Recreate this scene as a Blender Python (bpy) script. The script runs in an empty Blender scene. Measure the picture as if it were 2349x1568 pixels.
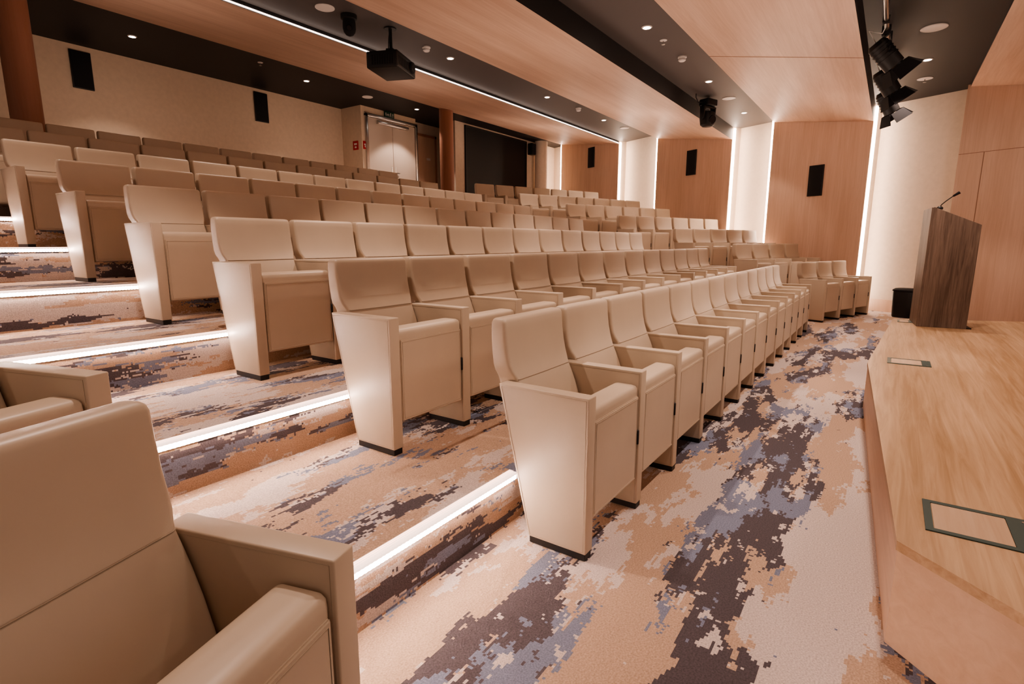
import bpy, bmesh, math, random
from mathutils import Vector, Matrix
random.seed(4)
C = bpy.context.scene.collection
PI = math.pi
# ---------------------------------------------------------------- camera
FPX, H, PITCH, HEAD = 1240.0, 1.25, math.radians(10.4), math.radians(34.7)
cam_d = bpy.data.cameras.new('camera'); cam = bpy.data.objects.new('camera', cam_d); C.objects.link(cam)
cam.location = (0, 0, H); cam.rotation_euler = (PI/2 - PITCH, 0, HEAD - PI/2)
cam_d.sensor_width = 36; cam_d.lens = FPX/2349*36; cam_d.clip_start = .02
bpy.context.scene.camera = cam
def ray(px, py):
    u, v = px - 1174.5, 784 - py
    f = FPX*math.cos(PITCH) + v*math.sin(PITCH); z = -FPX*math.sin(PITCH) + v*math.cos(PITCH)
    return Vector((f*math.cos(HEAD) + u*math.sin(HEAD), f*math.sin(HEAD) - u*math.cos(HEAD), z))
def at_z(px, py, z):
    d = ray(px, py); t = (z - H)/d.z; return Vector((d.x*t, d.y*t, z))
def at_y(px, py, y):
    d = ray(px, py); t = y/d.y; return Vector((d.x*t, y, H + d.z*t))
# ---------------------------------------------------------------- materials
def new_mat(name):
    m = bpy.data.materials.new(name); m.use_nodes = True
    return m, m.node_tree.nodes, m.node_tree.links, m.node_tree.nodes['Principled BSDF']
def flat(name, col, rough=.5, metal=0, noise=.0, nscale=30, bump=0):
    m, N, L, b = new_mat(name)
    b.inputs['Base Color'].default_value = (*col, 1); b.inputs['Roughness'].default_value = rough; b.inputs['Metallic'].default_value = metal
    if noise or bump:
        tc = N.new('ShaderNodeTexCoord'); n = N.new('ShaderNodeTexNoise'); n.inputs['Scale'].default_value = nscale; n.inputs['Detail'].default_value = 5
        L.new(tc.outputs['Object'], n.inputs['Vector'])
        if noise:
            r = N.new('ShaderNodeValToRGB'); r.color_ramp.elements[0].position = .3; r.color_ramp.elements[1].position = .7
            r.color_ramp.elements[0].color = (*[c*(1-noise) for c in col], 1); r.color_ramp.elements[1].color = (*[min(1, c*(1+noise)) for c in col], 1)
            L.new(n.outputs['Fac'], r.inputs['Fac']); L.new(r.outputs['Color'], b.inputs['Base Color'])
        if bump:
            bp = N.new('ShaderNodeBump'); bp.inputs['Strength'].default_value = bump; bp.inputs['Distance'].default_value = .002
            L.new(n.outputs['Fac'], bp.inputs['Height']); L.new(bp.outputs['Normal'], b.inputs['Normal'])
    return m
def emit(name, col, s):
    m, N, L, b = new_mat(name)
    b.inputs['Base Color'].default_value = (*col, 1); b.inputs['Emission Color'].default_value = (*col, 1); b.inputs['Emission Strength'].default_value = s
    return m
def dotted(name, col, lo, hi, pitch):
    m, N, L, b = new_mat(name)
    b.inputs['Base Color'].default_value = (*col, 1); b.inputs['Emission Color'].default_value = (*col, 1)
    g = N.new('ShaderNodeNewGeometry'); sp = N.new('ShaderNodeSeparateXYZ'); L.new(g.outputs['Position'], sp.inputs[0])
    a = N.new('ShaderNodeMath'); a.operation = 'MULTIPLY'; a.inputs[1].default_value = 2*PI/pitch; L.new(sp.outputs['X'], a.inputs[0])
    s = N.new('ShaderNodeMath'); s.operation = 'SINE'; L.new(a.outputs[0], s.inputs[0])
    r = N.new('ShaderNodeMapRange'); r.inputs['From Min'].default_value = .1; r.inputs['From Max'].default_value = 1; r.inputs['To Min'].default_value = lo; r.inputs['To Max'].default_value = hi
    L.new(s.outputs[0], r.inputs['Value']); L.new(r.outputs[0], b.inputs['Emission Strength'])
    return m
def wood(name, c0, c1, axis, rough=.4, scale=1.0, plank=0, lo=.36, hi=.64):
    m, N, L, b = new_mat(name)
    g = N.new('ShaderNodeNewGeometry'); mp = N.new('ShaderNodeMapping')
    s = [14*scale]*3; s[axis] = .7*scale; mp.inputs['Scale'].default_value = s
    L.new(g.outputs['Position'], mp.inputs['Vector'])
    vec = mp.outputs['Vector']
    if plank:
        sp = N.new('ShaderNodeSeparateXYZ'); L.new(g.outputs['Position'], sp.inputs[0])
        q = N.new('ShaderNodeMath'); q.operation = 'DIVIDE'; q.inputs[1].default_value = plank; L.new(sp.outputs['Y'], q.inputs[0])
        fl = N.new('ShaderNodeMath'); fl.operation = 'FLOOR'; L.new(q.outputs[0], fl.inputs[0])
        cb = N.new('ShaderNodeCombineXYZ'); mm = N.new('ShaderNodeMath'); mm.operation = 'MULTIPLY'; mm.inputs[1].default_value = 7.31; L.new(fl.outputs[0], mm.inputs[0]); L.new(mm.outputs[0], cb.inputs[0]); L.new(mm.outputs[0], cb.inputs[2])
        va = N.new('ShaderNodeVectorMath'); va.operation = 'ADD'; L.new(vec, va.inputs[0]); L.new(cb.outputs[0], va.inputs[1]); vec = va.outputs[0]
    n = N.new('ShaderNodeTexNoise'); n.inputs['Scale'].default_value = 1.6; n.inputs['Detail'].default_value = 7; n.inputs['Roughness'].default_value = .62; n.inputs['Distortion'].default_value = .8
    L.new(vec, n.inputs['Vector'])
    mp2 = N.new('ShaderNodeMapping'); s2 = [3*scale]*3; s2[axis] = .25*scale; mp2.inputs['Scale'].default_value = s2; L.new(g.outputs['Position'], mp2.inputs['Vector'])
    n2 = N.new('ShaderNodeTexNoise'); n2.inputs['Scale'].default_value = 1; n2.inputs['Detail'].default_value = 3; L.new(mp2.outputs['Vector'], n2.inputs['Vector'])
    ad = N.new('ShaderNodeMath'); ad.operation = 'ADD'; L.new(n.outputs['Fac'], ad.inputs[0]); L.new(n2.outputs['Fac'], ad.inputs[1])
    hf = N.new('ShaderNodeMath'); hf.operation = 'MULTIPLY'; hf.inputs[1].default_value = .5; L.new(ad.outputs[0], hf.inputs[0])
    r = N.new('ShaderNodeValToRGB'); r.color_ramp.elements[0].position = lo; r.color_ramp.elements[1].position = hi
    r.color_ramp.elements[0].color = (*c0, 1); r.color_ramp.elements[1].color = (*c1, 1)
    L.new(hf.outputs[0], r.inputs['Fac']); L.new(r.outputs['Color'], b.inputs['Base Color'])
    b.inputs['Roughness'].default_value = rough; b.inputs['Specular IOR Level'].default_value = .35
    return m
def carpet_mat():
    m, N, L, b = new_mat('carpet')
    g = N.new('ShaderNodeNewGeometry')
    sn = N.new('ShaderNodeVectorMath'); sn.operation = 'SNAP'; sn.inputs[1].default_value = (.009, .009, .009); L.new(g.outputs['Position'], sn.inputs[0])
    sp = N.new('ShaderNodeSeparateXYZ'); L.new(sn.outputs[0], sp.inputs[0])
    yz = N.new('ShaderNodeMath'); yz.operation = 'MULTIPLY_ADD'; yz.inputs[1].default_value = 1.9; L.new(sp.outputs['Z'], yz.inputs[0]); L.new(sp.outputs['Y'], yz.inputs[2])
    def nz(sx, sy, off, detail=9, rough=.68):
        cb = N.new('ShaderNodeCombineXYZ'); a = N.new('ShaderNodeMath'); a.operation = 'MULTIPLY_ADD'; a.inputs[1].default_value = sx; a.inputs[2].default_value = off
        c = N.new('ShaderNodeMath'); c.operation = 'MULTIPLY_ADD'; c.inputs[1].default_value = sy; c.inputs[2].default_value = off*1.7
        L.new(sp.outputs['X'], a.inputs[0]); L.new(yz.outputs[0], c.inputs[0]); L.new(a.outputs[0], cb.inputs[0]); L.new(c.outputs[0], cb.inputs[1])
        n = N.new('ShaderNodeTexNoise'); n.inputs['Scale'].default_value = 1; n.inputs['Detail'].default_value = detail; n.inputs['Roughness'].default_value = rough
        L.new(cb.outputs[0], n.inputs['Vector']); return n.outputs['Fac']
    def gt(sock, t):
        q = N.new('ShaderNodeMath'); q.operation = 'GREATER_THAN'; q.inputs[1].default_value = t; L.new(sock, q.inputs[0]); return q.outputs[0]
    def bump_y(sock, y0, wd, amt):
        s = N.new('ShaderNodeMath'); s.operation = 'SUBTRACT'; s.inputs[1].default_value = y0; L.new(sp.outputs['Y'], s.inputs[0])
        a = N.new('ShaderNodeMath'); a.operation = 'ABSOLUTE'; L.new(s.outputs[0], a.inputs[0])
        r = N.new('ShaderNodeMapRange'); r.inputs['From Min'].default_value = 0; r.inputs['From Max'].default_value = wd; r.inputs['To Min'].default_value = amt; r.inputs['To Max'].default_value = 0; L.new(a.outputs[0], r.inputs['Value'])
        o = N.new('ShaderNodeMath'); o.operation = 'ADD'; L.new(sock, o.inputs[0]); L.new(r.outputs[0], o.inputs[1]); return o.outputs[0]
    def mix(fac, a, bcol):
        x = N.new('ShaderNodeMix'); x.data_type = 'RGBA'; L.new(fac, x.inputs['Factor'])
        if isinstance(a, tuple): x.inputs['A'].default_value = (*a, 1)
        else: L.new(a, x.inputs['A'])
        x.inputs['B'].default_value = (*bcol, 1); return x.outputs['Result']
    tan, cream, dark, blue = (.45, .315, .23), (.545, .46, .42), (.094, .080, .088), (.185, .20, .265)
    c = mix(gt(bump_y(nz(.95, 2.9, 3.1), .03, .24, .05), .515), tan, cream)
    n2 = bump_y(bump_y(nz(.78, 2.8, 12.7), .62, .30, .055), .03, .24, -.03)
    c = mix(gt(n2, .545), c, dark)
    bl = N.new('ShaderNodeMath'); bl.operation = 'MULTIPLY'; L.new(gt(n2, .515), bl.inputs[0]); L.new(gt(nz(1.6, 4.2, 21.3), .54), bl.inputs[1])
    c = mix(bl.outputs[0], c, blue)
    fk = N.new('ShaderNodeMath'); fk.operation = 'MULTIPLY'; L.new(gt(nz(5, 9, 33.7), .59), fk.inputs[0]); L.new(gt(n2, .53), fk.inputs[1])
    c = mix(fk.outputs[0], c, cream)
    f = N.new('ShaderNodeTexNoise'); f.inputs['Scale'].default_value = 170; f.inputs['Detail'].default_value = 3; L.new(g.outputs['Position'], f.inputs['Vector'])
    mr = N.new('ShaderNodeMapRange'); mr.inputs['From Min'].default_value = .3; mr.inputs['From Max'].default_value = .7; mr.inputs['To Min'].default_value = .74; mr.inputs['To Max'].default_value = 1.2; L.new(f.outputs['Fac'], mr.inputs['Value'])
    mu = N.new('ShaderNodeMix'); mu.data_type = 'RGBA'; mu.blend_type = 'MULTIPLY'; mu.inputs['Factor'].default_value = 1; L.new(c, mu.inputs['A']); L.new(mr.outputs[0], mu.inputs['B'])
    L.new(mu.outputs['Result'], b.inputs['Base Color']); b.inputs['Roughness'].default_value = .95; b.inputs['Specular IOR Level'].default_value = .1
    bp = N.new('ShaderNodeBump'); bp.inputs['Strength'].default_value = .5; bp.inputs['Distance'].default_value = .004; L.new(f.outputs['Fac'], bp.inputs['Height']); L.new(bp.outputs['Normal'], b.inputs['Normal'])
    return m
M = {}
M['carpet'] = carpet_mat()
M['leather'] = flat('cream_leather', (.55, .445, .335), .42, noise=.05, nscale=3)
M['seam'] = flat('seam_thread', (.43, .34, .25), .6)
M['black'] = flat('black_plastic', (.012, .011, .011), .5)
M['matte'] = flat('matte_black', (.008, .007, .008), .85)
BE0, BE1 = (.54, .355, .255), (.655, .455, .34)
M['wood_x'] = wood('beech_ceiling', BE0, BE1, 0, .5, 1.25, lo=.39, hi=.61)
M['wood_z'] = wood('beech_wall', (.58, .39, .28), (.69, .485, .365), 2, .5, 1.25, lo=.38, hi=.62)
M['fascia'] = wood('stage_fascia', (.53, .345, .235), (.65, .445, .32), 0, .45, 1.3)
M['oak'] = wood('oak_stage', (.34, .205, .105), (.57, .385, .24), 0, .4, 1.2, plank=.19, lo=.38, hi=.61)
M['lid'] = wood('lid_laminate', (.47, .31, .20), (.58, .42, .29), 0, .45, 1.5)
M['walnut'] = wood('walnut_lectern', (.115, .08, .062), (.28, .21, .168), 2, .45, 2.4, lo=.38, hi=.62)
M['cream'] = flat('cream_wall', (.61, .50, .40), .85, noise=.04, nscale=14)
M['cream_back'] = flat('cream_back_wall', (.68, .53, .39), .85, noise=.04, nscale=14)
M['grey_ceiling'] = flat('grey_ceiling', (.095, .083, .079), .6)
M['black_ceiling'] = flat('black_ceiling', (.014, .012, .013), .55)
M['white'] = flat('white_plastic', (.75, .70, .66), .5)
M['metal'] = flat('brushed_metal', (.62, .60, .58), .28, 1)
M['alu'] = emit('glowing_nosing', (1, .74, .62), 1.6)  # strip's glow put into the nosing as emission; the nosing is no lamp
M['dkgreen'] = flat('dark_green_metal', (.05, .085, .078), .4, .2)
M['brown'] = wood('brown_column', (.32, .15, .095), (.38, .19, .125), 2, .5)
LC = (1, .77, .655)
M['led'] = dotted('led', (1, .74, .62), 12, 240, .018)
M['wall_led'] = emit('wall_led', (1, .78, .62), 38)
M['cove_led'] = emit('cove_led', (1, .83, .72), 4)
M['lens'] = emit('lamp_lens', (1, .86, .74), 25)
M['red'] = flat('red_sign', (.45, .02, .02), .5)
M['green'] = flat('sign_green', (.01, .06, .035), .4)
M['glass'] = flat('dark_glass', (.01, .01, .012), .08)
M['screen'] = flat('screen_black', (.004, .004, .004), .6)
M['door_cream'] = flat('door_cream', (.68, .57, .47), .45)
M['joint'] = flat('panel_joint', (.30, .16, .10), .6)
# ---------------------------------------------------------------- mesh helpers
def obj(name, bm, mats, parent=None, smooth=True, bevel=0, seg=2):
    if bevel:
        bmesh.ops.bevel(bm, geom=list(bm.edges), offset=bevel, segments=seg, affect='EDGES', profile=.5, clamp_overlap=True)
    bmesh.ops.recalc_face_normals(bm, faces=list(bm.faces))
    me = bpy.data.meshes.new(name); bm.to_mesh(me); bm.free()
    for mm in (mats if isinstance(mats, (list, tuple)) else [mats]): me.materials.append(mm)
    if smooth:
        me.polygons.foreach_set('use_smooth', [True]*len(me.polygons)); me.set_sharp_from_angle(angle=math.radians(38))
    o = bpy.data.objects.new(name, me); C.objects.link(o); o.parent = parent
    return o
def nb(): return bmesh.new()
def box(bm, x0, x1, y0, y1, z0, z1, mi=0):
    v = [bm.verts.new(p) for p in [(x0,y0,z0),(x1,y0,z0),(x1,y1,z0),(x0,y1,z0),(x0,y0,z1),(x1,y0,z1),(x1,y1,z1),(x0,y1,z1)]]
    for f in [(0,3,2,1),(4,5,6,7),(0,1,5,4),(1,2,6,5),(2,3,7,6),(3,0,4,7)]:
        bm.faces.new([v[i] for i in f]).material_index = mi
    return bm
def prism_x(bm, pts, x0, x1, mi=0):
    a = [bm.verts.new((x0, p[0], p[1])) for p in pts]; b = [bm.verts.new((x1, p[0], p[1])) for p in pts]
    n = len(pts); bm.faces.new(a).material_index = mi; bm.faces.new(b[::-1]).material_index = mi
    for i in range(n): bm.faces.new([a[i], b[i], b[(i+1) % n], a[(i+1) % n]]).material_index = mi
    return bm
def prism_z(bm, pts, z0, z1, mi=0, top=None):
    a = [bm.verts.new((p[0], p[1], z0)) for p in pts]; b = [bm.verts.new((p[0], p[1], z1)) for p in pts]
    n = len(pts); bm.faces.new(a[::-1]).material_index = mi; bm.faces.new(b).material_index = mi if top is None else top
    for i in range(n): bm.faces.new([a[i], a[(i+1) % n], b[(i+1) % n], b[i]]).material_index = mi
    return bm
def frame_of(d):
    d = d.normalized(); a = Vector((0,0,1)) if abs(d.z) < .9 else Vector((1,0,0))
    u = d.cross(a).normalized(); return u, d.cross(u)
def cyl(bm, p0, p1, r0, r1=None, n=20, mi=0):
    p0, p1 = Vector(p0), Vector(p1); r1 = r0 if r1 is None else r1
    u, w = frame_of(p1 - p0)
    A = [bm.verts.new(p0 + (u*math.cos(t) + w*math.sin(t))*r0) for t in [2*PI*i/n for i in range(n)]]
    B = [bm.verts.new(p1 + (u*math.cos(t) + w*math.sin(t))*r1) for t in [2*PI*i/n for i in range(n)]]
    bm.faces.new(A[::-1]).material_index = mi; bm.faces.new(B).material_index = mi
    for i in range(n): bm.faces.new([A[i], A[(i+1) % n], B[(i+1) % n], B[i]]).material_index = mi
    return bm
def tube(bm, pts, r, n=6, mi=0, closed=False):
    pts = [Vector(p) for p in pts]; m = len(pts); R = []
    for i, p in enumerate(pts):
        if closed: d = pts[(i+1) % m] - pts[i-1]
        else: d = pts[min(i+1, m-1)] - pts[max(i-1, 0)]
        u, w = frame_of(d)
        R.append([bm.verts.new(p + (u*math.cos(2*PI*k/n) + w*math.sin(2*PI*k/n))*r) for k in range(n)])
    for i in range(m if closed else m-1):
        for k in range(n): bm.faces.new([R[i][k], R[i][(k+1) % n], R[(i+1) % m][(k+1) % n], R[(i+1) % m][k]]).material_index = mi
    if not closed: bm.faces.new(R[0][::-1]).material_index = mi; bm.faces.new(R[-1]).material_index = mi
    return bm
def lathe(bm, prof, c=(0,0,0), n=28, mi=0):
    R = []
    for r, z in prof:
        R.append([bm.verts.new((c[0] + max(r, 1e-4)*math.cos(2*PI*k/n), c[1] + max(r, 1e-4)*math.sin(2*PI*k/n), c[2] + z)) for k in range(n)])
    for i in range(len(R)-1):
        for k in range(n): bm.faces.new([R[i][k], R[i][(k+1) % n], R[i+1][(k+1) % n], R[i+1][k]]).material_index = mi
    bm.faces.new(R[0][::-1]).material_index = mi; bm.faces.new(R[-1]).material_index = mi
    return bm
def loft(bm, levels, rad=.02, nc=4, mi=0):
    R = []
    for z, y0, y1, x0, x1 in levels:
        r = min(rad, (y1-y0)*.46, (x1-x0)*.46); pts = []
        for cx, cy, a0 in ((x1-r, y1-r, 0), (x0+r, y1-r, PI/2), (x0+r, y0+r, PI), (x1-r, y0+r, 1.5*PI)):
            for q in range(nc+1):
                t = a0 + PI/2*q/nc; pts.append((cx + r*math.cos(t), cy + r*math.sin(t), z))
        R.append([bm.verts.new(p) for p in pts])
    n = len(R[0])
    for i in range(len(R)-1):
        for k in range(n): bm.faces.new([R[i][k], R[i][(k+1) % n], R[i+1][(k+1) % n], R[i+1][k]]).material_index = mi
    bm.faces.new(R[0][::-1]).material_index = mi; bm.faces.new(R[-1]).material_index = mi
    return bm
def tag(o, label, cat, group=None):
    o['label'] = label; o['category'] = cat
    if group: o['group'] = group
    return o
def thing(name, label, cat, loc=(0,0,0), rz=0, group=None):
    o = bpy.data.objects.new(name, None); C.objects.link(o); o.location = loc; o.rotation_euler = (0,0,rz); o.empty_display_size = .1
    return tag(o, label, cat, group)
def struct(o): o['kind'] = 'structure'; return o
def dup(o, parent=None):
    c = o.copy(); C.objects.link(c); c.parent = parent
    for ch in list(o.children): dup(ch, c)
    return c
# ---------------------------------------------------------------- layout numbers
W = .525; T = .062
RY = [.874, 1.875, 2.91, 3.95, 4.985, 6.03, 7.08, 8.13]
RZ = [0, .231, .466, .709, .955, 1.208, 1.468, 1.731]
RX = [1.771, 1.71, 1.66, 1.61, 1.55, 1.49, 1.43, 1.37]
NOSE = [y + .425 for y in RY]
ZREAR = 1.97
def wx(y): return 11.75 + .466*y
WD = Vector((.4224, .9064, 0)); WN = Vector((-.9064, .4224, 0)); WROT = math.atan2(.9064, .4224)
# ---------------------------------------------------------------- floor and steps
bm = nb()
prof = [(-5, 0)]
for k in range(8):
    prof.append((NOSE[k], RZ[k])); prof.append((NOSE[k], RZ[k+1] if k < 7 else ZREAR))
prof.append((11.5, ZREAR)); prof.append((11.5, -.2)); prof.append((-5, -.2))
prism_x(bm, prof, -3.2, 9.25)
struct(obj('floor', bm, M['carpet'], smooth=False))
bm = nb(); prism_z(bm, [(9.25,-5),(wx(-5)+.6,-5),(wx(1.5)+.6,1.5),(9.25,1.5)], -.2, 0)
prism_z(bm, [(9.25,8.5),(wx(8.5)+.6,8.5),(wx(11.5)+.6,11.5),(9.25,11.5)], 1.4, ZREAR-.05)
struct(obj('floor', bm, M['carpet'], smooth=False))
Q = Vector((9.79, .795, 0)); E = Vector((.943, -.332, 0)); V = Vector((.332, .943, 0)); PH2 = math.atan2(-.332, .943)
A2 = [0, -.25, -.57, -.99, -1.41, -1.86, -2.32]; N2 = [3, 4, 5, 6, 6, 7, 7]
Z2 = [0, .295, .575, .838, 1.10, 1.355, 1.62]
bm = nb()
for k in range(1, 7):
    v0 = k*1.034 - .6; v1 = v0 + 1.034 + (2.0 if k == 6 else .02); u0 = A2[k] - .55
    c = [Q + V*v0 + E*u0, Q + V*v0 + E*2.9, Q + V*v1 + E*2.9, Q + V*v1 + E*u0]
    prism_z(bm, [(p.x, p.y) for p in c], -.1, Z2[k])
struct(obj('floor', bm, M['carpet'], smooth=False))
# ---------------------------------------------------------------- seats
def panel_mesh():
    bm = nb()
    prism_x(bm, [(0,.03),(.268,.03),(.42,.673),(0,.673)], 0, T)
    bmesh.ops.bevel(bm, geom=list(bm.edges), offset=.0045, segments=3, affect='EDGES', profile=.5)
    for x in (-.0002, T+.0002):
        tube(bm, [(x,.011,.04),(x,.26,.04),(x,.405,.662),(x,.011,.662)], .0009, 5, 1, True)
    return bm
def make_chair():
    t = thing('theatre_seat', '', 'seat')
    p = obj('armrest_panel', panel_mesh(), [M['leather'], M['seam']], t)
    obj('foot', box(nb(), .004, T-.004, .003, .266, 0, .032), M['black'], p, bevel=.003, seg=1)
    xl, xh = (.067, .520), (.047, .540)
    lv = [(.28,.275,.38,.08,.512),(.30,.266,.39,*xl),(.38,.272,.40,*xl),(.46,.288,.418,*xl),(.54,.311,.437,*xl),(.60,.333,.453,*xl),(.64,.350,.464,*xl),(.676,.367,.475,*xl),
          (.690,.375,.479,.063,.525),(.712,.387,.484,.052,.535),(.74,.398,.489,*xh),(.79,.409,.495,*xh),(.85,.417,.499,*xh),(.89,.420,.499,*xh),(.918,.422,.498,.048,.539),(.930,.426,.493,.051,.536),(.936,.434,.486,.057,.530),(.938,.446,.476,.067,.520)]
    bk = obj('backrest', loft(nb(), lv, .017, 5), M['leather'], t)
    obj('seam', tube(nb(), [(.072,.369,.68),(.085,.3665,.679),(.28,.3658,.678),(.505,.3665,.679),(.515,.369,.68)], .0018, 5), M['seam'], bk)
    xs = (.066, .522)
    lv = [(.150,.04,.11,.085,.507),(.155,.030,.12,.075,.514),(.17,.024,.125,*xs),(.30,.018,.128,*xs),(.50,.014,.13,*xs),(.58,.012,.13,*xs),(.598,.014,.128,*xs),(.607,.020,.124,.069,.519),(.612,.03,.115,.076,.513),(.6135,.05,.10,.09,.50)]
    st = obj('seat', loft(nb(), lv, .012, 4), M['leather'], t)
    bm = nb(); box(bm, .072, .516, .006, .03, .158, .562); bmesh.ops.bevel(bm, geom=list(bm.edges), offset=.004, segments=2, affect='EDGES')
    tube(bm, [(.084,.0058,.17),(.505,.0058,.17),(.505,.0058,.55),(.084,.0058,.55)], .0012, 5, 1, True)
    obj('seat_shell', bm, [M['leather'], M['seam']], st)
    obj('hinge', box(nb(), .513, .5235, -.002, .03, .33, .40), M['black'], t, bevel=.003, seg=1)
    return t
proto = make_chair(); first = [True]
def put(loc, rz, label, group, end=False):
    if first[0]: o = proto; first[0] = False
    else: o = dup(proto)
    o.location = loc; o.rotation_euler = (0, 0, rz); o['label'] = label; o['group'] = group
    if end:
        p = dup([c for c in proto.children if c.name.startswith('armrest')][0], o); p.location = (W, 0, 0)
    return o
ORD = ['first','second','third','fourth','fifth','sixth','seventh','eighth','ninth','tenth','eleventh','twelfth','thirteenth']
ROW = ['front','second','third','fourth','fifth','sixth','seventh','topmost']
NS = 13
ends = []
for k in range(8):
    for i in range(NS):
        lab = ('cream theatre seat beside the lit steps, nearest end of the %s row' % ROW[k]) if i == 0 else \
              ('cream theatre seat, %s from the lit steps, %s row of the centre block' % (ORD[i], ROW[k]))
        ends.append(((RX[k] + i*W, RY[k], RZ[k]), 0, lab, 'seats in the %s row of the centre block' % ROW[k], i == NS-1))
W2 = .555
for k in range(7):
    n = N2[k]
    for i in range(n):
        p = Q + V*(1.034*k) + E*(A2[k] + i*W2); j = n-1-i
        lab = 'cream theatre seat, %s from the far wall, %s row of the far block' % (ORD[j] if j else 'nearest', ROW[k])
        if j == 0: lab = 'cream theatre seat next to the far wall, %s row of the far block' % ROW[k]
        ends.append(((p.x, p.y, Z2[k]), PH2, lab, 'seats in the %s row of the far block' % ROW[k], i == n-1))
PH0 = math.radians(16.5)
for (cx, cy, cz, lab) in ((.617, .803, 0, 'closest cream theatre seat, in the lower left foreground across the steps'), (.557, 1.73, RZ[1], 'cropped cream theatre seat directly behind the closest foreground seat')):
    e = Vector((math.cos(PH0), math.sin(PH0), 0)); p = Vector((cx, cy, cz)) - e*(W+T)
    ends.append((tuple(p), PH0, lab, 'seats of the near block', True))
for a in ends: put(*a)
# ---------------------------------------------------------------- step lights
for k in range(6):
    x0, x1 = RX[k] - 1.35, RX[k] + .12; y = NOSE[k]; z = RZ[k+1]
    t = thing('step_light', 'aluminium step nosing with glowing strip on the %s aisle step' % (ORD[k] if k else 'lowest'), 'step light', ((x0+x1)/2, y, z), 0, 'lit nosings of the aisle steps')
    h = (x1-x0)/2
    bm = prism_x(nb(), [(-.016,-.005),(-.016,.004),(.026,.006),(.026,0),(0,-.001),(0,-.005)], -h, h)
    for q in (.004, .012, .020): box(bm, -h, h, q, q+.003, .004, .0085)
    obj('nosing', bm, M['alu'], t, smooth=False)
    obj('light_strip', box(nb(), -h, h, -.014, -.001, -.026, -.005), M['led'], t, smooth=False)
    obj('lower_lip', box(nb(), -h, h, -.009, 0, -.030, -.026), M['metal'], t, smooth=False)  # added lip that keeps the strip's light off the riser
# ---------------------------------------------------------------- ceiling
def ceil_prism(name, pts, mats, mis):
    bm = nb(); n = len(pts)
    a = [bm.verts.new((-3.2, y, z)) for y, z in pts]; b = [bm.verts.new((wx(y)+.36, y, z)) for y, z in pts]
    bm.faces.new(a); bm.faces.new(b[::-1])
    for i in range(n): bm.faces.new([a[i], b[i], b[(i+1) % n], a[(i+1) % n]]).material_index = mis[i]
    return struct(obj(name, bm, mats, smooth=False))
CM = [M['wood_x'], M['black_ceiling']]
ceil_prism('ceiling', [(6.613,3.982),(9.13,4.365),(9.13,4.7),(6.613,4.7)], CM, [0,1,1,1])
ceil_prism('ceiling', [(3.18,3.514),(5.255,3.889),(5.255,4.6),(3.18,4.6)], CM, [0,1,1,1])
ceil_prism('ceiling', [(.499,3.367),(2.27,3.70),(2.27,4.4),(.499,4.4)], CM, [0,1,1,1])
ceil_prism('ceiling', [(-3.6,3.02),(-.75,3.63),(-.75,4.4),(-3.6,4.4)], CM, [0,1,1,1])
for y0, y1, z, m in ((9.13,11.5,4.40,'black_ceiling'),(5.255,6.613,4.06,'grey_ceiling'),(2.27,3.18,3.78,'grey_ceiling'),(-.75,.499,3.66,'black_ceiling')):
    ceil_prism('ceiling', [(y0,z),(y1,z),(y1,z+.15),(y0,z+.15)], [M[m]], [0,0,0,0])
jx = at_y(1625, 165, 2.27).x
struct(obj('trim_6', tube(nb(), [(jx,.50,3.367),(jx,2.268,3.6995)], .004, 4), M['joint']))
# ---------------------------------------------------------------- walls
def wall_pt(y, off=0): return Vector((wx(y), y, 0)) - WN*off
def wall_slab(bm, y0, y1, z0, z1, o0, o1, mi=0):
    c = [wall_pt(y0,o0), wall_pt(y1,o0), wall_pt(y1,o1), wall_pt(y0,o1)]
    return prism_z(bm, [(p.x,p.y) for p in c], z0, z1, mi)
RD = .28
struct(obj('wall_right', wall_slab(nb(), -4, 9.9, -.2, 4.7, RD, RD+.15), M['cream'], smooth=False))
PAN = [(-3.9,-.717,3.05),(.499,2.27,3.367),(3.18,5.255,3.514),(6.613,9.13,3.982)]
for i, (y0, y1, z) in enumerate(PAN):
    bm = nb(); wall_slab(bm, y0, y1, -.1, z + .65, 0, .03); wall_slab(bm, y0+.002, y1-.002, -.1, z + .65, .03, RD, 1)
    struct(obj('trim_%d' % (i+1), bm, [M['wood_z'], M['cream']], smooth=False))
bm = nb(); wall_slab(bm, -.717, .499, 0, .22, RD-.03, RD); struct(obj('baseboard_right', bm, M['wood_z'], smooth=False))
bm = nb(); wall_slab(bm, -3.8, -.72, 2.62, 2.628, -.002, .001)
wall_slab(bm, -1.02, -1.01, 0, 2.62, -.002, .001); wall_slab(bm, -2.0, -1.99, 0, 2.62, -.002, .001)
struct(obj('trim_5', bm, M['joint'], smooth=False))
def wall_led(y, ztop, lab, flush=False):
    bm = nb()
    if flush: wall_slab(bm, y-.011, y+.020, .1, ztop, -.002, .04)
    else: wall_slab(bm, y-.013, y+.013, .1, ztop, .035, .07)
    tag(obj('light_strip', bm, M['wall_led'], smooth=False), lab, 'light strip', 'vertical light strips on the far wall')
wall_led(.486, 3.62, 'vertical glowing strip on the wall panel edge closest to the lectern')
wall_led(2.283, 3.75, 'vertical glowing strip behind the left edge of the widest lit wood panel', True)
wall_led(3.167, 3.75, 'vertical glowing strip at the right edge of the middle wood panel')
wall_led(5.268, 4.02, 'vertical glowing strip at the left edge of the middle wood panel', True)
wall_led(6.600, 4.02, 'vertical glowing strip at the right edge of the rearmost wood panel')
wall_led(9.145, 4.36, 'vertical glowing strip in the rear corner beside the black screen', True)
YB, YD, YR, YS = 11.2, 10.5, 10.75, 9.75
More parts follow.
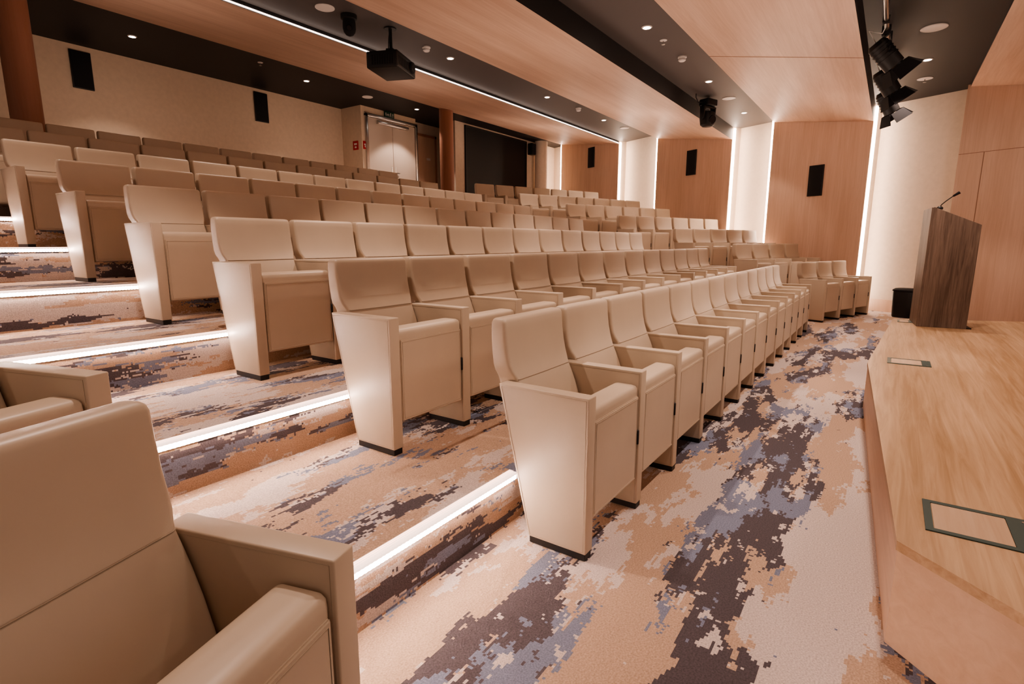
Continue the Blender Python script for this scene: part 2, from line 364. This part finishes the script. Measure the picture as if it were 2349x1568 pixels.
struct(obj('wall_back', box(nb(), -3.2, 9.2, YB, YB+.15, 1.5, 4.6), M['cream_back'], smooth=False))
bm = nb(); box(bm, 8.97, 10.76, YD, YB+.1, 1.5, 4.6)
struct(obj('wall_exit', bm, M['cream_back'], smooth=False))
struct(obj('wall_recess', box(nb(), 10.7, 13, YR, YR+.15, 1.5, 4.6), M['cream'], smooth=False))
struct(obj('wall_screen', box(nb(), 11.45, 16.8, YS, YS+.15, 1.5, 4.6), M['cream'], smooth=False))
tag(obj('cove_light', box(nb(), -3, wx(6.6)-.05, 6.597, 6.611, 3.992, 4.008), M['cove_led'], smooth=False), 'long thin light strip along the edge of the rear wood ceiling band', 'light strip')
# ---------------------------------------------------------------- doors at the back
d = bpy.data.objects.new('door_1', None); C.objects.link(d); d.location = (9.92, YD, ZREAR); struct(d)
hw, hh = .80, 2.27
bm = nb(); box(bm, -hw-.06, -hw+.02, -.05, .02, 0, hh); box(bm, hw-.02, hw+.06, -.05, .02, 0, hh); box(bm, -hw-.06, hw+.06, -.05, .02, hh-.06, hh+.02)
obj('door_frame', bm, M['metal'], d, bevel=.006)
for s in (-1, 1):
    lf = obj('door_leaf', box(nb(), min(s*.006, s*(hw-.03)), max(s*.006, s*(hw-.03)), -.03, .0, .02, hh-.07), M['door_cream'], d, bevel=.004)
    bm = nb(); box(bm, s*.06-.02, s*.06+.02, -.036, -.029, .85, 1.15); tube(bm, [(s*.06,-.035,1.0),(s*.06,-.07,1.0),(s*.16,-.07,1.0)], .01); obj('door_handle', bm, M['metal'], lf)
    obj('kick_plate', box(nb(), min(s*.03, s*(hw-.05)), max(s*.03, s*(hw-.05)), -.034, -.029, .04, .30), M['metal'], lf)
bm = nb(); box(bm, -.5, .5, -.10, -.03, hh-.19, hh-.12); obj('door_closer', bm, M['metal'], d, bevel=.005)
d = bpy.data.objects.new('door_2', None); C.objects.link(d); d.location = (11.3, YR, ZREAR); struct(d)
obj('door_leaf', box(nb(), -.42, .42, -.03, 0, 0, 2.1), M['wood_z'], d, bevel=.003)
bm = nb(); box(bm, -.48, -.42, -.04, 0, 0, 2.16); box(bm, .42, .48, -.04, 0, 0, 2.16); box(bm, -.48, .48, -.04, 0, 2.1, 2.16); obj('door_frame', bm, M['brown'], d)
obj('door_plate', box(nb(), .08, .22, -.034, -.028, 1.5, 1.56), M['white'], d)
# ---------------------------------------------------------------- signs
def text_mesh(txt, size, name, mat, parent, loc):
    cu = bpy.data.curves.new('t', 'FONT'); cu.body = txt; cu.size = size; cu.align_x = 'CENTER'; cu.align_y = 'CENTER'; cu.extrude = .001
    to = bpy.data.objects.new('t', cu); C.objects.link(to); bpy.context.view_layer.update()
    me = bpy.data.meshes.new_from_object(to.evaluated_get(bpy.context.evaluated_depsgraph_get())); bpy.data.objects.remove(to)
    me.name = name; me.materials.clear(); me.materials.append(mat)
    o = bpy.data.objects.new(name, me); C.objects.link(o); o.parent = parent; o.location = loc; o.rotation_euler = (PI/2, 0, 0); return o
p = at_y(893, 264, YD-.03)
t = thing('exit_sign', 'dark green exit sign with white lettering above the double door', 'sign', (p.x, YD-.03, p.z))
obj('sign_board', box(nb(), -.15, .15, -.012, .028, -.075, .075), M['green'], t, bevel=.004)
text_mesh('Exit', .085, 'lettering', M['white'], t, (-.075, -.0135, .0))
bm = nb(); cyl(bm, (.035,-.012,.042), (.035,-.0145,.042), .011, n=10)
for a, b_ in (((.032,.03),(.028,.0)),((.028,.0),(.045,-.02)),((.045,-.02),(.04,-.045)),((.028,0),(.015,-.022)),((.015,-.022),(-.0,-.025)),((.032,.026),(.052,.012)),((.032,.026),(.012,.012))):
    tube(bm, [(a[0],-.0135,a[1]),(b_[0],-.0135,b_[1])], .0045, 6)
obj('running_figure', bm, M['white'], t)
bm = nb(); box(bm, .098, .108, -.0145, -.012, -.04, .02)
v = [bm.verts.new(q) for q in ((.083,-.0145,.012),(.123,-.0145,.012),(.103,-.0145,.045))]; bm.faces.new(v); obj('arrow', bm, M['white'], t)
t = thing('fire_sign', 'red fire sign on the wall beside the double door frame', 'sign', (9.055, YD-.004, 3.52))
obj('sign_board', box(nb(), -.06, .06, -.008, .003, -.09, .09), M['red'], t)
bm = nb(); box(bm, -.035, .035, -.010, -.008, .0, .03); box(bm, -.02, .02, -.010, -.008, -.05, -.01); obj('pictogram', bm, M['white'], t)
t = thing('fire_sign', 'red fire sign on the side face left of the double door', 'sign', (8.966, YD+.22, 3.52))
obj('sign_board', box(nb(), -.008, .003, -.09, .09, -.1, .1), M['red'], t)
bm = nb(); box(bm, -.010, -.008, -.05, .05, .01, .05); box(bm, -.010, -.008, -.03, .03, -.06, -.02); obj('pictogram', bm, M['white'], t)
# ---------------------------------------------------------------- screen and wall speakers
t = thing('display_screen', 'large black screen in a thin frame on the rear corner wall', 'screen', (13.33, YS, 3.42))
obj('screen_panel', box(nb(), -1.46, 1.46, -.03, 0, -.9, .88), M['screen'], t)
bm = nb()
for b_ in ((-1.5,1.5,.88,.93),(-1.5,1.5,-.95,-.9),(-1.5,-1.46,-.9,.88),(1.46,1.5,-.9,.88)): box(bm, b_[0], b_[1], -.05, 0, b_[2], b_[3])
obj('screen_frame', bm, M['black'], t)
def speaker(loc, rz, lab, w=.29, h=.58):
    t = thing('wall_speaker', lab, 'speaker', loc, rz, 'flat black wall speakers')
    obj('cabinet', box(nb(), -w/2, w/2, -.03, 0, -h/2, h/2), M['black'], t, bevel=.004)
    obj('grille', box(nb(), -w/2+.012, w/2-.012, -.036, -.029, -h/2+.012, h/2-.012), M['matte'], t, bevel=.003)
speaker((3.80, YB, 4.02), 0, 'black wall speaker nearest the big column on the cream rear wall')
speaker((6.91, YB, 4.04), 0, 'black wall speaker on the rear wall left of the double door')
for y, z, lab in ((7.71,3.77,'black wall speaker on the rearmost wood wall panel'),(4.195,3.155,'black wall speaker on the middle wood wall panel'),(1.352,2.44,'black wall speaker on the wood panel nearest the lectern')):
    speaker(tuple(wall_pt(y) + Vector((0,0,z))), WROT - PI, lab)
t = thing('loudspeaker', 'small black box loudspeaker hung right of the black screen', 'speaker', (15.0, YS-.02, 4.14))
obj('cabinet', prism_z(nb(), [(-.11,-.18),(.11,-.18),(.08,0),(-.08,0)], -.17, .17), M['black'], t, bevel=.01)
obj('grille', box(nb(), -.10, .10, -.19, -.178, -.15, .15), M['matte'], t)
obj('bracket', box(nb(), -.04, .04, 0, .02, -.1, .1), M['black'], t)
# ---------------------------------------------------------------- columns
for x, y, r, lab, mt in ((2.43, 9.05, .165, 'thick brown round column at the left edge near the rear wall', 'brown'), (10.31, 9.05, .165, 'slimmer looking brown round column between the double door and the screen', 'brown'), (15.35, 9.5, .2, 'pale cream round column in the rear corner right of the black screen', 'cream')):
    t = thing('column', lab, 'column', (x, y, ZREAR), 0)
    obj('shaft', cyl(nb(), (0,0,.02), (0,0,2.6), r, n=40), M[mt], t)
    obj('base_ring', lathe(nb(), [(r+.02,0),(r+.02,.05),(r+.004,.06)], n=40), M['metal'], t)
# ---------------------------------------------------------------- stage
SZ = .35
SP = [(1.38,-.70),(1.926,-.105),(4.885,.064),(7.95,-.1),(8.47,-1.35),(9.4,-3.6),(.3,-3.6),(.3,-1.88)]
t = thing('stage', 'low angular timber stage with an oak deck beside the carpeted front aisle', 'stage')
obj('stage_deck', prism_z(nb(), SP, SZ-.03, SZ), M['oak'], t, smooth=False)
obj('stage_fascia', prism_z(nb(), [(p[0]*1.0, p[1]-.004) for p in SP], 0, SZ-.03), M['fascia'], t, smooth=False)
def floor_box(x0, x1, y0, y1, lab, lid, fw=.02, bar=.055):
    cx, cy = (x0+x1)/2, (y0+y1)/2; a, b_ = (x1-x0)/2, (y1-y0)/2
    t = thing('floor_box', lab, 'floor box', (cx, cy, SZ), 0, 'floor boxes let into the stage deck')
    bm = nb(); w = fw
    for q in ((-a,a,-b_,-b_+bar),(-a,a,b_-w,b_),(-a,-a+w,-b_+bar,b_-w),(a-w,a,-b_+bar,b_-w)): box(bm, *q, -.01, .004)
    obj('rim', bm, M['dkgreen'], t, smooth=False)
    obj('lid', box(nb(), -a+w+.002, a-w-.002, -b_+bar+.002, b_-w-.002, -.01, .003), lid, t, smooth=False)
    for s in (-1, 1): obj('screw', cyl(nb(), (s*(a-.03), -b_+.025, .004), (s*(a-.03), -b_+.025, .006), .006, n=10), M['metal'], t)
floor_box(2.055, 2.31, -.47, -.18, 'largest looking floor box at the near corner of the stage', M['lid'], .022, .07)
floor_box(4.93, 5.17, -.33, -.06, 'floor box halfway along the stage edge before the lectern', M['lid'], .024, .055)
floor_box(7.62, 7.85, -.30, -.14, 'farthest floor box beside the foot of the lectern', M['lid'])
# lectern
t = thing('lectern', 'dark walnut lectern with sloping top standing on the stage', 'lectern', (7.34, -.325, SZ), math.radians(5))
hF, hR, dp, wd = 1.27, 1.08, .41, .56
for x0 in (0, wd-.03):
    obj('side_panel', prism_x(nb(), [(0,.0),(0,hF),(-dp,hR),(-dp,0)], x0, x0+.03), M['walnut'], t, smooth=False, bevel=.002, seg=1)
obj('front_panel', box(nb(), .0, wd, .0, .02, .0, hF-.005), M['walnut'], t, bevel=.002, seg=1)
obj('lectern_top', prism_x(nb(), [(-.005,hF-.03),(-.005,hF-.008),(-dp+.01,hR-.006),(-dp+.01,hR-.028)], .03, wd-.03), M['walnut'], t, smooth=False)
obj('shelf', box(nb(), .03, wd-.03, -dp+.03, -.005, .70, .72), M['walnut'], t, smooth=False)
obj('plinth', box(nb(), .005, wd-.005, -dp-.045, .0, .0, .012), M['black'], t, bevel=.003)
t = thing('microphone', 'thin black gooseneck microphone on the top of the lectern', 'microphone', (7.46, -.375, SZ+1.253))
obj('mic_base', lathe(nb(), [(.03,-.005),(.03,.015),(.012,.03)]), M['black'], t)
obj('gooseneck', tube(nb(), [(0,0,.02),(.0,-.012,.045),(.0,-.05,.085),(.005,-.10,.13)], .005, 8), M['black'], t)
bm = nb(); cyl(bm, (.005,-.098,.128), (.008,-.15,.165), .010, .016, 14); obj('mic_head', bm, M['matte'], t, bevel=.003)
# black bin by the wall
p = at_z(2072, 727, 0)
t = thing('waste_bin', 'black bin standing on the floor against the cream wall behind the lectern', 'bin', (p.x, p.y, 0), WROT)
obj('bin_body', loft(nb(), [(0,-.13,.13,-.15,.15),(.02,-.135,.135,-.16,.16),(.42,-.155,.155,-.175,.175),(.44,-.15,.15,-.17,.17)], .09, 6), M['black'], t)
obj('bin_lid', loft(nb(), [(.442,-.16,.16,-.18,.18),(.465,-.16,.16,-.18,.18),(.49,-.13,.13,-.15,.15)], .09, 6), M['matte'], t)
# ---------------------------------------------------------------- ceiling fittings
def downlight(p, lab, grp='small recessed downlights'):
    t = thing('downlight', lab, 'downlight', tuple(p), 0, grp)
    obj('trim_ring', lathe(nb(), [(.062,0),(.062,-.006),(.048,-.012),(.044,-.004),(.044,0)], n=24), M['white'], t)
    obj('lens', lathe(nb(), [(.040,-.001),(.040,-.007)], n=20), M['lens'], t)
def lamp_or_fill(p, e, size=84, rad=.04, tgt=None, blend=.3, col=LC):
    l = bpy.data.lights.new('lamp', 'SPOT'); l.energy = e; l.color = col; l.spot_size = math.radians(size); l.spot_blend = blend; l.shadow_soft_size = rad
    o = bpy.data.objects.new('lamp', l); C.objects.link(o); o.location = (p[0], p[1], p[2]-.03)
    if tgt: o.rotation_euler = (Vector(tgt) - Vector(p)).to_track_quat('-Z', 'Y').to_euler()
Z1, Zm, Z3, Zb = 4.06, 3.78, 3.66, 4.40
for px, py, z, lab, e in ((1033,133,Z1,'recessed downlight just right of the projector',100),(1255,222,Z1,'recessed downlight midway along the rear grey ceiling recess',100),(1385,275,Z1,'recessed downlight at the far end of the rear grey ceiling recess',60),
                  (1484,62,Zm,'recessed downlight nearest the viewer in the middle ceiling recess',165),(1626,186,Zm,'recessed downlight just before the black moving head light',165),(1707,258,Zm,'recessed downlight at the far end of the middle ceiling recess',40),
                  (2128,136,Z3,'recessed downlight beside the stage spotlights',100),(303,83,Zb,'recessed downlight in the black rear ceiling nearest the big column',36),(703,185,Zb,'recessed downlight in the middle of the black rear ceiling',40),(956,250,Zb,'recessed downlight in front of the double door',85)):
    p = at_z(px, py, z); downlight(p, lab); lamp_or_fill(p, e, 100 if z == Zb else 84)
for x, y, z, e in ((4.0,2.67,Zm,165),(1.4,2.67,Zm,165),(-1.2,2.67,Zm,50),(4.1,5.9,Z1,100),(1.3,5.9,Z1,100),(-.9,5.9,Z1,40),(1.2,9.9,Zb,36)): lamp_or_fill((x,y,z), e)
for x, e in ((.9,60),(2.9,140),(4.5,140),(6.1,130),(7.8,120)): lamp_or_fill((x,-.13,Z3), e, 86, .03, blend=.2)
# added unseen fill from the stage side towards the seats
for x, tx, e in ((2.5,3.0,55),(6.0,6.5,75)): lamp_or_fill((x,-2.3,3.25), e, 120, .2, (tx,4.5,1.0), .95)
# added unseen fill over the seats washes the timber ceiling bands and the far wall
for x, y, z, e in ((3.0,1.5,1.25,62),(6.2,1.3,1.25,62),(9.2,1.6,1.3,68),(2.0,4.4,1.8,56),(6.0,4.4,1.8,60),(10.0,4.6,1.9,64),(3.2,7.6,2.6,26),(7.5,7.6,2.6,32),(12.0,7.9,2.75,44),(5.0,-1.6,.9,64)):
    lamp_or_fill((x,y,z), e, 166, .5, (x+.01,y,z+3), 1.0)
for x, e in ((4.0,28),(8.0,32)): lamp_or_fill((x,9.0,2.9), e, 150, .3, (x,11.2,3.3), 1.0)  # added fill without fixtures, brightens the rear wall
for p, q, e in (((9.0,.9,2.7),(12.3,1.2,2.1),64),((9.6,4.0,3.0),(13.7,4.2,2.7),64),((11.5,7.4,3.4),(15.2,7.9,3.2),46),((8.7,-1.7,2.4),(11.2,-1.6,1.7),54)): lamp_or_fill(p, e, 125, .3, q, 1.0)  # added spots without fixtures, brighten the far side wall
def disk(px, py, z, lab, r=.115):
    p = at_z(px, py, z); t = thing('ceiling_speaker', lab, 'ceiling speaker', tuple(p), 0, 'round white ceiling speakers')
    obj('rim', lathe(nb(), [(r,0),(r,-.008),(r-.012,-.013),(r-.016,-.006)], n=32), M['white'], t)
    obj('grille', lathe(nb(), [(r-.014,-.001),(r-.014,-.009),(r*.5,-.012)], n=32), M['white'], t)
disk(745,17,Z1,'round white ceiling speaker above the black dome camera'); disk(1433,293,Z1,'round white ceiling speaker at the far end of the rear recess')
disk(1672,225,Zm,'round white ceiling speaker right of the black moving head light'); disk(2143,63,Z3,'round white ceiling speaker above the stage downlight',.13); disk(843,222,Zb,'round white ceiling speaker in the black ceiling by the double door')
def detector(px, py, z, lab):
    p = at_z(px, py, z); t = thing('smoke_detector', lab, 'smoke detector', tuple(p), 0, 'white smoke detectors')
    obj('base', lathe(nb(), [(.06,0),(.06,-.015),(.055,-.02)]), M['white'], t); obj('sensor_head', lathe(nb(), [(.048,-.02),(.05,-.05),(.035,-.062)]), M['white'], t)
detector(978,108,Z1,'white smoke detector between the projector and its right hand downlight'); detector(1327,248,Z1,'white smoke detector in the far part of the rear recess'); detector(1565,130,Zm,'white smoke detector in the middle ceiling recess')
def sprinkler(px, py, z, lab, r=.045):
    p = at_z(px, py, z); t = thing('sprinkler', lab, 'sprinkler', (p.x, p.y, p.z), 0, 'ceiling sprinklers')
    obj('escutcheon', lathe(nb(), [(r,.0),(r,-.006),(r*.5,-.012)]), M['white'], t); bm = nb(); cyl(bm, (0,0,-.01), (0,0,-.05), .008, n=10); lathe(bm, [(.022,-.05),(.022,-.054)], n=12); obj('nozzle', bm, M['metal'], t)
sprinkler(1522,92,Zm,'small sprinkler head beside the smoke detector of the middle recess',.045); sprinkler(2122,180,Z3,'sprinkler with a round white plate near the cream wall',.1); sprinkler(597,143,Zb,'small sprinkler head in the black rear ceiling',.045)
# dome camera
p = at_z(800, 35, Z1)
t = thing('dome_camera', 'black dome camera hanging from the ceiling left of the projector', 'camera', tuple(p))
obj('mount', lathe(nb(), [(.10,0),(.10,-.05),(.085,-.06)]), M['black'], t)
obj('housing', lathe(nb(), [(.075,-.06),(.08,-.1),(.08,-.16),(.07,-.2),(.045,-.23),(.01,-.245)]), M['matte'], t)
obj('lens', cyl(nb(), (-.05,-.055,-.17), (-.062,-.07,-.178), .035, .03), M['glass'], t)
# projector
p = at_z(895, 65, Z1)
t = thing('projector', 'black video projector hanging from a ceiling pole', 'projector', (p.x, p.y, 3.60), math.radians(22))
obj('body', box(nb(), -.30, .30, -.22, .22, -.11, .10), M['black'], t, bevel=.022, seg=3)
lr = obj('lens_ring', cyl(nb(), (.16,-.215,.0), (.16,-.25,0), .075, .07, 28), M['matte'], t, bevel=.004)
obj('lens', cyl(nb(), (.16,-.249,.0), (.16,-.254,0), .05, .046, 28), M['glass'], lr)
bm = nb(); box(bm, -.16, .16, -.14, .14, .10, .118); cyl(bm, (0,0,.11), (0,0,.45), .022); box(bm, -.05,.05,-.05,.05,.17,.2); lathe(bm, [(.08,.445),(.08,.455)])
for sx in (-1,1):
    for sy in (-1,1): tube(bm, [(sx*.14,sy*.12,.11),(sx*.03,sy*.03,.19)], .008)
obj('ceiling_mount', bm, M['black'], t)
bm = nb()
for k in range(9): box(bm, -.26+.035*k, -.24+.035*k, -.2225, -.219, -.07, .04)
obj('vent', bm, M['matte'], t)
bm = nb()
for k in range(9): box(bm, -.3025, -.299, -.16+.035*k, -.14+.035*k, -.07, .05)
obj('vent', bm, M['matte'], t)
obj('cable', tube(nb(), [(.0,.03,.14),(.05,.06,.22),(.03,.04,.35),(.02,.02,.45)], .006), M['matte'], t)
# moving head
p = at_z(1626, 222, Zm)
t = thing('moving_head_light', 'black moving head spotlight hanging below the middle ceiling recess', 'stage light', tuple(p), math.radians(-20))
obj('base', loft(nb(), [(-.16,-.09,.09,-.13,.13),(-.15,-.10,.10,-.14,.14),(-.06,-.10,.10,-.14,.14),(-.05,-.09,.09,-.13,.13)], .03), M['black'], t)
bm = nb(); cyl(bm, (0,0,0), (0,0,-.06), .02); box(bm, -.05,.05,-.03,.03,-.06,-.03); obj('clamp', bm, M['metal'], t)
bm = nb()
for s in (-1,1): prism_x(bm, [(-.05,-.17),(.05,-.17),(.04,-.36),(0,-.40),(-.04,-.36)], s*.15-.02, s*.15+.02)
box(bm, -.17,.17,-.05,.05,-.19,-.165); obj('yoke', bm, M['black'], t, bevel=.006)
hd = obj('head', loft(nb(), [(-.50,-.08,.08,-.08,.08),(-.47,-.105,.105,-.115,.115),(-.34,-.12,.12,-.125,.125),(-.26,-.10,.10,-.115,.115),(-.24,-.06,.06,-.07,.07)], .08, 6), M['black'], t)
obj('lens', cyl(nb(), (-.02,-.108,-.40), (-.025,-.125,-.405), .075, .07, 24), M['glass'], hd)
obj('cable', tube(nb(), [(-.12,0,-.1),(-.25,.03,-.12),(-.33,.02,-.05),(-.36,0,.0)], .008), M['matte'], t)
# stage lights on a track
YT = .28
t = thing('lighting_track', 'straight metal lighting rail carrying the stage spotlights', 'rail', (0, YT, 3.45))
cb = nb(); cyl(cb, (2.2,0,0), (11.2,0,0), .024); obj('pipe', cb, M['metal'], t)
for x in (2.6,5.0,7.0,8.2,9.4,10.9):
    bm = nb(); cyl(bm, (x,0,.02), (x,0,.21), .01, n=8); box(bm, x-.03,x+.03,-.03,.03,-.03,.03); obj('hanger', bm, M['black'], t)
def stage_light(x, lab, d, sc=1.0):
    t = thing('stage_spotlight', lab, 'stage light', (x, YT, 3.45), 0, 'black stage spotlights with barn doors'); d = Vector(d).normalized(); c = Vector((0,-.02,-.26))
    obj('clamp', box(nb(), -.03,.03,-.04,.04,-.06,.035), M['black'], t, bevel=.006)
    s = d.cross(Vector((0,0,1))).normalized()
    top = Vector((0,0,-.07)); bm = nb()
    for q in (-1,1): tube(bm, [top, top + s*q*.13, c + s*q*.13], .012, 8)
    obj('yoke', bm, M['black'], t)
    bm = nb(); cyl(bm, c - d*.17, c - d*.13, .075, .10, 24); cyl(bm, c - d*.13, c + d*.14, .10, .10, 24)
    for k in range(4): cyl(bm, c - d*(.10-.04*k), c - d*(.085-.04*k), .108, .108, 24)
    h = obj('lamp_body', bm, M['black'], t)
    obj('lens', cyl(nb(), c + d*.141, c + d*.15, .085, .08, 24), M['glass'], h)
    w = s.cross(d)
    for ax in (s, -s, w, -w):
        o2 = d.cross(ax); a0 = c + d*.15 + ax*.10; bm = nb()
        q = [a0 - o2*.09, a0 + o2*.09, a0 + o2*.12 + d*.13 + ax*.07, a0 - o2*.12 + d*.13 + ax*.07]
        v0 = [bm.verts.new(z) for z in q]; v1 = [bm.verts.new(z + ax*.004) for z in q]
        bm.faces.new(v0); bm.faces.new(v1[::-1])
        for i in range(4): bm.faces.new([v0[i], v0[(i+1) % 4], v1[(i+1) % 4], v1[i]])
        obj('barn_door', bm, M['matte'], h, smooth=False)
    obj('cable', tube(nb(), [tuple(c - d*.17), tuple(c - d*.25 + Vector((0,.02,.06))), (-.08,.03,-.06), (-.12,.0,.0)], .006), M['white'], t)
stage_light(7.3, 'black stage spotlight nearest the viewer on the rail', (.25,-.6,-.75)); stage_light(8.5, 'black stage spotlight in the middle of the rail', (.2,-.5,-.8)); stage_light(9.7, 'black stage spotlight farthest along the rail', (.3,-.45,-.85))
# ---------------------------------------------------------------- world
w = bpy.data.worlds.new('World'); bpy.context.scene.world = w; w.use_nodes = True
w.node_tree.nodes['Background'].inputs[0].default_value = (1, .78, .67, 1); w.node_tree.nodes['Background'].inputs[1].default_value = .30
try:
    bpy.context.scene.view_settings.look = 'AgX - Medium High Contrast'
    bpy.context.scene.view_settings.exposure = .26
except Exception: pass
